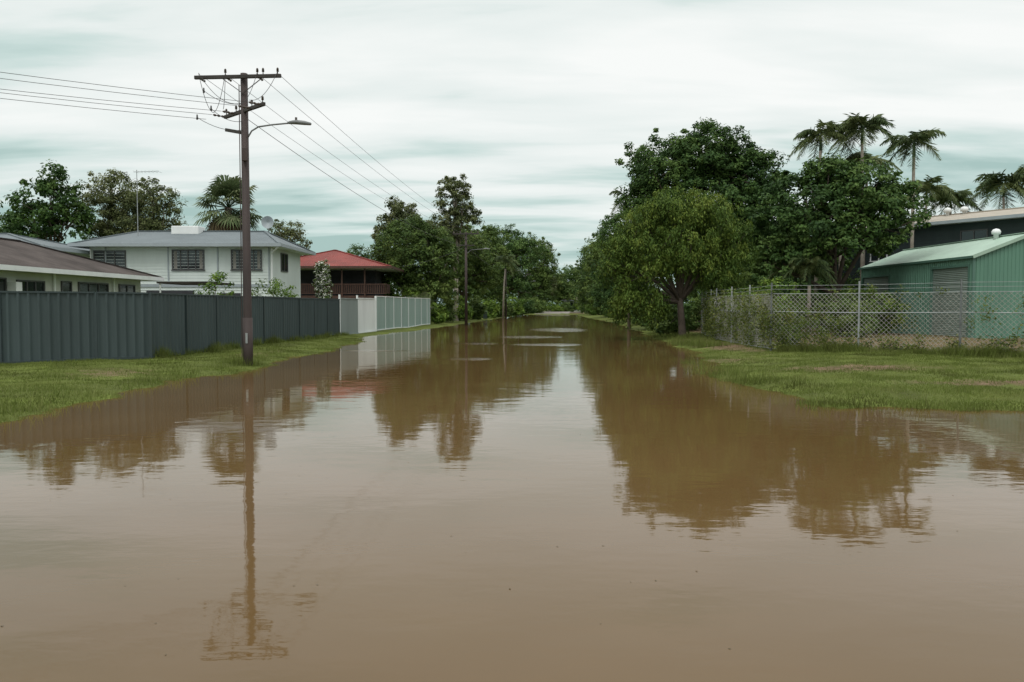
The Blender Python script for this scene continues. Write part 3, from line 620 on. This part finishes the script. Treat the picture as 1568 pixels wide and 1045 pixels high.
mb=MB(); mb.box(-22.4,-20.6,52.6,53.8,6.5,7.05); mb.obj('rooftop_air_conditioner',M_white,e,bevel=.04)
mb=MB(); mb.tube([(-16.4,54,6.3),(-16.4,54,7.2)],.03,6)
c=Vector((-16.4,53.9,7.4)); ring=[c]+[c+Vector((math.cos(t)*.42,-.18,math.sin(t)*.42)) for t in np.linspace(0,2*math.pi,17)[:-1]]
mb.add(ring,[(0,1+i,1+(i+1)%16) for i in range(16)]); mb.obj('satellite_dish',M_fascia,e)
e=empty('tv_antenna_mast'); mb=MB(); mb.tube([(-24.3,52,.1),(-24.3,52,6.4),(-24.3,52,10.6)],[.035,.03,.022],6); mb.tube([(-24.5,52,10.45),(-22.7,51.6,10.45)],.015,5)
for i in range(7): x=-24.3+i*.25; mb.tube([(x,51.5,10.45),(x,52.3,10.45)],.008,4)
mb.obj('mast_and_boom',M_galv,e)
# parked van in the yard, roof showing above the fence
e=empty('parked_van',(-20.2,47.2,0))
mb=MB(); prof=[(-2.3,.35),(-2.3,1.9),(-2.1,2.3),(1.0,2.36),(1.5,1.7),(2.3,1.25),(2.4,.35)]
n_=len(prof); vs=[(x,-.85,z) for x,z in prof]+[(x,.85,z) for x,z in prof]; mb.add(vs,[tuple(range(n_)),tuple(range(2*n_-1,n_-1,-1))]+[(i,i+n_,(i+1)%n_+n_,(i+1)%n_) for i in range(n_)]); mb.obj('body',M_carpaint,e,bevel=.06)
mb=MB(); mb.box(-2.0,.9,-.87,-.855,1.5,2.05); mb.add([(1.03,-.75,2.34),(1.03,.75,2.34),(1.52,.75,1.74),(1.52,-.75,1.74)],[(0,1,2,3)]); mb.obj('windows',M_glass,e)
mb=MB()
for x in(-1.5,1.5):
    for y0 in(-.88,.68): mb.tube([(x,y0,.33),(x,y0+.2,.33)],.33,16)
mb.obj('wheels',M_frame,e)
# house C
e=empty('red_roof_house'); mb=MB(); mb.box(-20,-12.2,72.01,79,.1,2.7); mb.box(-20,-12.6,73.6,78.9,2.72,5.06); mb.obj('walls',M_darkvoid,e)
hiproof(-22,-11.2,70,80,5.22,7.0,M_roofC,e,.7,fm=M_brown,hipin=6)
mb=MB(); mb.box(-21,-11.0,70,72,2.45,2.7)
for x in np.arange(-20.9,-10.9,2.0): mb.box(x-.06,x+.06,69.9,69.965,.1,5.05)
mb.box(-21,-11,69.97,70.06,3.65,3.74); mb.box(-21,-11,69.98,70.05,2.85,2.92)
for x in np.arange(-20.9,-11,.16): mb.box(x-.04,x+.04,70.0,70.03,2.92,3.65)
for y in np.arange(70.2,72,.16): mb.box(-11.05,-11.0,y-.03,y+.03,2.9,3.7)
mb.obj('verandah_deck_and_railing',M_brown,e)
mb=MB()
for x in (-19,-17,-15.2,-13): mb.box(x-.25,x+.25,69.86,70.3,.1,2.4)
mb.obj('pale_piers',M_white,e)
# house at the street end, mostly behind shrubs
e=empty('distant_house'); mb=MB(); mb.box(14.0,19,216,222,.2,3.1); mb.obj('walls',M_wallA,e); hiproof(14.0,19,216,222,3.3,4.6,M_roofD,e,.6); win_y(e,15,16.5,1.2,2.6,216,2); win_y(e,17,18.4,1.2,2.6,216,2)
# green shed
e=empty('green_shed'); X0,X1,Y0,Y1,ZE,ZR=22.3,27.9,38.6,51.0,4.2,5.35; XC=(X0+X1)/2
def ribwall(mb,a,b,z0,zf,n,pitch=.19,depth=.03):
    a=Vector((*a,0));b=Vector((*b,0));L_=(b-a).length;d=(b-a)/L_;s=0;pr=[]
    while s<L_: pr+=[(s,0),(s+pitch*.6,0),(s+pitch*.7,depth),(s+pitch*.9,depth)]; s+=pitch
    pr=[p for p in pr if p[0]<L_]+[(L_,0)]; vs=[];fs=[]
    for s,q in pr:
        p=a+d*s+Vector((*n,0))*q; vs+=[(p.x,p.y,z0),(p.x,p.y,zf(p.x,p.y))]
    for i in range(len(pr)-1): fs.append((2*i,2*i+2,2*i+3,2*i+1))
    mb.add(vs,fs)
zt=lambda x,y: ZE+(ZR-ZE)*(1-abs(x-XC)/(X1-XC))-.02
mb=MB()
ribwall(mb,(X0,Y0),(X1,Y0),.1,zt,(0,-1)); ribwall(mb,(X1,Y1),(X0,Y1),.1,zt,(0,1)); ribwall(mb,(X1,Y0),(X1,Y1),.1,lambda x,y:ZE,(1,0))
ribwall(mb,(X0,Y1),(X0,50.7),.1,lambda x,y:ZE,(-1,0)); ribwall(mb,(X0,47.2),(X0,42.4),.1,lambda x,y:ZE,(-1,0)); ribwall(mb,(X0,39.0),(X0,Y0),.1,lambda x,y:ZE,(-1,0))
ribwall(mb,(X0,42.4),(X0,39.0),3.72,lambda x,y:ZE,(-1,0)); ribwall(mb,(X0,50.7),(X0,47.2),3.55,lambda x,y:ZE,(-1,0))
mb.obj('walls',M_shed,e)
mb=MB()
for (y0,y1,zt_) in((39.0,42.4,3.72),(47.2,50.7,3.55)):
    z=.15
    vs=[];fs=[]
    while z<zt_:
        vs+=[(X0+.08,y0,z),(X0+.08,y1,z),(X0+.045,y0,z+.045),(X0+.045,y1,z+.045)]; z+=.09
    for i in range(len(vs)//2-1): fs.append((2*i,2*i+1,2*i+3,2*i+2))
    mb.add(vs,fs)
mb.obj('roller_doors',M_roller,e)
mb=MB()
for (y0,y1,zt_) in((39.0,42.4,3.72),(47.2,50.7,3.55)):
    mb.box(X0-.05,X0+.06,y0-.1,y0,.1,zt_+.1); mb.box(X0-.05,X0+.06,y1,y1+.1,.1,zt_+.1); mb.box(X0-.05,X0+.06,y0,y1,zt_,zt_+.1)
mb.box(X0-.06,X0+.05,Y0-.06,Y0-.002,.1,ZE); mb.box(X0-.16,X0-.04,Y0-.1,Y1+.1,ZE-.1,ZE+.02); mb.obj('door_trim_and_gutter',M_shedtrim,e)
mb=MB(); o=.12
mb.add([(X0-o,Y0-o,ZE),(XC,Y0-o,ZR),(X1+o,Y0-o,ZE),(X0-o,Y1+o,ZE),(XC,Y1+o,ZR),(X1+o,Y1+o,ZE)],[(0,3,4,1),(1,4,5,2)]); mb.obj('roof',M_roofS,e)
mb=MB(); mb.beam((X0-o,Y0-o-.03,ZE-.04),(XC,Y0-o-.03,ZR-.04),.04,.16); mb.beam((XC,Y0-o-.03,ZR-.04),(X1+o,Y0-o-.03,ZE-.04),.04,.16); mb.beam((XC,Y0-o,ZR+.02),(XC,Y1+o,ZR+.02),.25,.04); mb.obj('barge_and_ridge',M_roofS,e)
mb=MB(); mb.tube([(XC-.3,41,ZR-.15),(XC-.3,41,ZR+.1),(XC-.3,41,ZR+.12),(XC-.3,41,ZR+.25),(XC-.3,41,ZR+.36),(XC-.3,41,ZR+.4)],[.12,.12,.2,.22,.15,.02],14); mb.obj('roof_ventilator',M_white,e,smooth=True)
# house D
ang=math.atan2(-.849,.528); e=empty('dark_highset_house',(22.5,62.6,0),ang)
mb=MB(); mb.box(0,21,0,8,.1,7.14); mb.obj('walls',M_darkgreenwall,e)
hiproof(3.6,21,0,8,7.3,8.2,M_roofD,e,.7,fm=M_fascia)
mb=MB()
for i in range(30): z=.6+i*.2; mb.box(0,21,-.018,-.002,z,z+.02)
mb.obj('weatherboard_laps',M_darkgreenwall,e)
win_y(e,6.2,7.4,5.0,6.2,0,2,M_white); win_y(e,12.6,14.2,5.2,6.6,0,2); win_y(e,2,3.4,5.2,6.5,0,2)
mb=MB()
for (x,y) in((9.6,3.6),(10.6,3.9),(15.2,3.8)): mb.tube([(x,y,8.0),(x,y,8.35),(x,y,8.37),(x,y,8.52),(x,y,8.65),(x,y,8.7)],[.12,.12,.24,.27,.18,.02],12)
mb.obj('roof_ventilators',M_white,e,smooth=True)
# ---------------------------------------------------------------- chain wire fence
def chain(name,pts,h=2.05,top=.35):
    e=empty(name); mesh=MB(); post=MB()
    for a,b in zip(pts[:-1],pts[1:]):
        a=Vector((*a,0));b=Vector((*b,0));L_=(b-a).length;d=(b-a)/L_
        z0=.2; sp=.16
        def seg(s0,zz0,s1,zz1):
            p=a+d*s0;q=a+d*s1; mesh.beam(p+Vector((0,0,zz0)),q+Vector((0,0,zz1)),.010,.010)
        s=-h
        while s<L_:
            for dirn in(1,-1):
                s0,s1=s,s+h; c0=max(0,-s0); c1=max(0,s1-L_)
                if c0+c1<h:
                    if dirn==1: seg(s0+c0,z0+c0,s1-c1,z0+h-c1)
                    else: seg(s0+c0,z0+h-c0,s1-c1,z0+c1)
            s+=sp
        np_=max(1,round(L_/3.4))
        for i in range(np_+1):
            p=a+d*(L_*i/np_); post.tube([p+Vector((0,0,-.1)),p+Vector((0,0,h+.25+top))],[.035,.032],8)
        for zz,r_ in((z0+.02,.012),(z0+h,.012),(z0+h*.68,.018),(z0+h+.16,.007),(z0+h+.3,.007)):
            post.tube(curve(a+Vector((0,0,zz)),b+Vector((0,0,zz)),.03,6),r_,6)
    mesh.obj('diamond_mesh',M_mesh,e); post.obj('posts_and_rails',M_galv,e)
    return e
chain('chain_wire_fence',[(11.2,47),(9.9,38.6),(9.6,29.5),(14.3,25.4),(24,17)])
ribfence('weathered_sheet_fence',[(11.5,47),(10.2,38.8)],1.7,M_fencel,M_galv,.2,.03)
C=[];T=[]
def vine(cx,cy,cz,r,n):
    C.append(rng.normal(size=(n,3))*np.array([r,r*.6,r])+np.array([cx,cy,cz])); T.append(np.full(n,rng.uniform(.1,.9))+rng.normal(0,.15,n))
for i in range(250):
    t=rng.random(); y=29.6+t*15; x=np.interp(y,[29.5,38.6,47],[9.6,9.9,11.2]); vine(x+.02,y,.3+rng.random()**1.1*1.9,.17,60)
for i in range(60):
    t=rng.random()**1.6; x=9.6+t*2.2; y=29.5-(x-9.6)*.872; vine(x,y,.3+rng.random()*1.3,.12,34)
for i in range(130):
    t=rng.random(); x=9.6+t*9; y=29.5-(x-9.6)*.872; vine(x,y,.22+rng.random()**3*.5,.12,50)
for cx in (14.9,15.6,16.3,12.9):
    for i in range(12): vine(cx+rng.normal(0,.3),29.5-(cx-9.6)*.872,.3+rng.random()*1.7,.12,24)
for i in range(12):
    t=rng.random(); x=9.6+t*9; vine(x,29.5-(x-9.6)*.872,2.2+rng.random()*.2,.1,20)
C=np.concatenate(C);T=np.clip(np.concatenate(T),0,1); C[:,2]=np.maximum(C[:,2],.12)
V,F=leafquads(C,unit(rng.normal(size=C.shape)+np.array([0,-.4,.6])),.085,.6); np_mesh('fence_vines',V,F,M_vine,tone=T)
n=220; x=rng.uniform(-7,6,n); y=4+rng.random(n)**1.5*26; V,F=leafquads(np.stack([x,y,np.full(n,.004)],-1),np.tile([0,0,1.],(n,1)),.022,.4); np_mesh('floating_leaves',V,F,M_dead,tone=rng.random(n)*.3)
def bin_(x,y):
    e=empty('wheelie_bin',(x,y,H(x,y))); mb=MB()
    mb.add([(-.22,-.25,.08),(.22,-.25,.08),(.22,.2,.08),(-.22,.2,.08),(-.28,-.35,1),(.28,-.35,1),(.28,.3,1),(-.28,.3,1)],[(3,2,1,0),(4,5,6,7),(0,1,5,4),(1,2,6,5),(2,3,7,6),(3,0,4,7)]); mb.obj('bin_body',M_darkgreenwall,e,bevel=.03)
    mb=MB(); mb.add([(-.3,-.38,1.005),(.3,-.38,1.005),(.3,.34,1.03),(-.3,.34,1.03),(-.28,-.3,1.06),(.28,-.3,1.06),(.28,.3,1.1),(-.28,.3,1.1)],[(3,2,1,0),(4,5,6,7),(0,1,5,4),(1,2,6,5),(2,3,7,6),(3,0,4,7)]); mb.obj('bin_lid',M_shedtrim,e)
    mb=MB(); mb.tube([(-.27,.24,.1),(-.21,.24,.1)],[.1,.1],12); mb.tube([(.21,.24,.1),(.27,.24,.1)],[.1,.1],12); mb.obj('bin_wheels',M_frame,e)
bin_(-3.5,104)
# ---------------------------------------------------------------- sky / light
w=bpy.data.worlds.new('World'); sc.world=w; w.use_nodes=True; nt=w.node_tree;N=nt.nodes;L=nt.links; bg=N['Background']
sky=N.new('ShaderNodeTexSky'); sky.sky_type='NISHITA'; sky.sun_disc=False; sky.sun_elevation=math.radians(55); sky.sun_rotation=math.radians(200)
tc=N.new('ShaderNodeTexCoord'); sp=N.new('ShaderNodeSeparateXYZ'); L.new(tc.outputs['Generated'],sp.inputs[0])
def M(op,a,b=None,c=None):
    m=N.new('ShaderNodeMath'); m.operation=op
    for i,v in enumerate((a,b,c)):
        if v is None: continue
        if isinstance(v,(int,float)): m.inputs[i].default_value=v
        else: L.new(v,m.inputs[i])
    return m.outputs[0]
z=M('MAXIMUM',sp.outputs[2],0.0); zz=M('ADD',z,.13)
cx=M('DIVIDE',sp.outputs[0],zz); cy=M('DIVIDE',sp.outputs[1],zz)
cb=N.new('ShaderNodeCombineXYZ'); L.new(cx,cb.inputs[0]); L.new(cy,cb.inputs[1])
def cn(scale,sx,sy,det,rot=.0,off=0):
    mp=N.new('ShaderNodeMapping'); mp.inputs['Scale'].default_value=(sx,sy,1); mp.inputs['Rotation'].default_value=(0,0,rot); mp.inputs['Location'].default_value=(off,off*.7,0); L.new(cb.outputs[0],mp.inputs[0])
    n=N.new('ShaderNodeTexNoise'); n.inputs['Scale'].default_value=scale; n.inputs['Detail'].default_value=det; n.inputs['Roughness'].default_value=.52; n.inputs['Distortion'].default_value=.3; L.new(mp.outputs[0],n.inputs[0]); return n.outputs['Fac']
c1=cn(.9,.4,1.2,5,.12,3.1); c2=cn(2.4,.45,1.3,7,-.1,7.7)
cc=M('ADD',M('MULTIPLY',c1,.64),M('MULTIPLY',c2,.36))
cc=M('ADD',cc,M('MULTIPLY',M('SUBTRACT',z,.16),.62))
r=N.new('ShaderNodeValToRGB'); e=r.color_ramp.elements; e[0].position=.39; e[0].color=(.40,.56,.53,1); e[1].position=.64; e[1].color=(.96,.98,.96,1)
x=e.new(.46); x.color=(.60,.735,.705,1); x=e.new(.53); x.color=(.82,.88,.86,1)
L.new(cc,r.inputs[0])
zen=N.new('ShaderNodeMapRange'); zen.interpolation_type='SMOOTHSTEP'; zen.inputs[1].default_value=.42; zen.inputs[2].default_value=.95; zen.inputs[3].default_value=10; zen.inputs[4].default_value=17; L.new(z,zen.inputs[0])
vm=N.new('ShaderNodeVectorMath'); vm.operation='SCALE'; L.new(r.outputs[0],vm.inputs[0]); L.new(zen.outputs[0],vm.inputs['Scale'])
mx=N.new('ShaderNodeMixRGB'); mx.inputs[0].default_value=.97; L.new(sky.outputs[0],mx.inputs[1]); L.new(vm.outputs[0],mx.inputs[2])
L.new(mx.outputs[0],bg.inputs[0]); bg.inputs[1].default_value=.1
s=bpy.data.lights.new('sun','SUN'); s.energy=1.2; s.angle=math.radians(25); s.color=(1,.97,.92)
so=bpy.data.objects.new('sun',s); sc.collection.objects.link(so)
el=math.radians(55); az=math.radians(200); dv=Vector((math.sin(az)*math.cos(el),math.cos(az)*math.cos(el),math.sin(el)))
so.rotation_euler=dv.to_track_quat('Z','Y').to_euler(); so.location=(0,0,40)
# ---------------------------------------------------------------- camera
cam=bpy.data.cameras.new('camera'); cam.lens=28; cam.sensor_width=36; cam.clip_end=4000; cam.clip_start=.1
co=bpy.data.objects.new('camera',cam); co.location=(0,0,1.8); co.rotation_euler=(math.radians(90-2.53),0,0); sc.collection.objects.link(co); sc.camera=co
sc.view_settings.view_transform='Standard'; sc.view_settings.look='None'; sc.view_settings.exposure=0
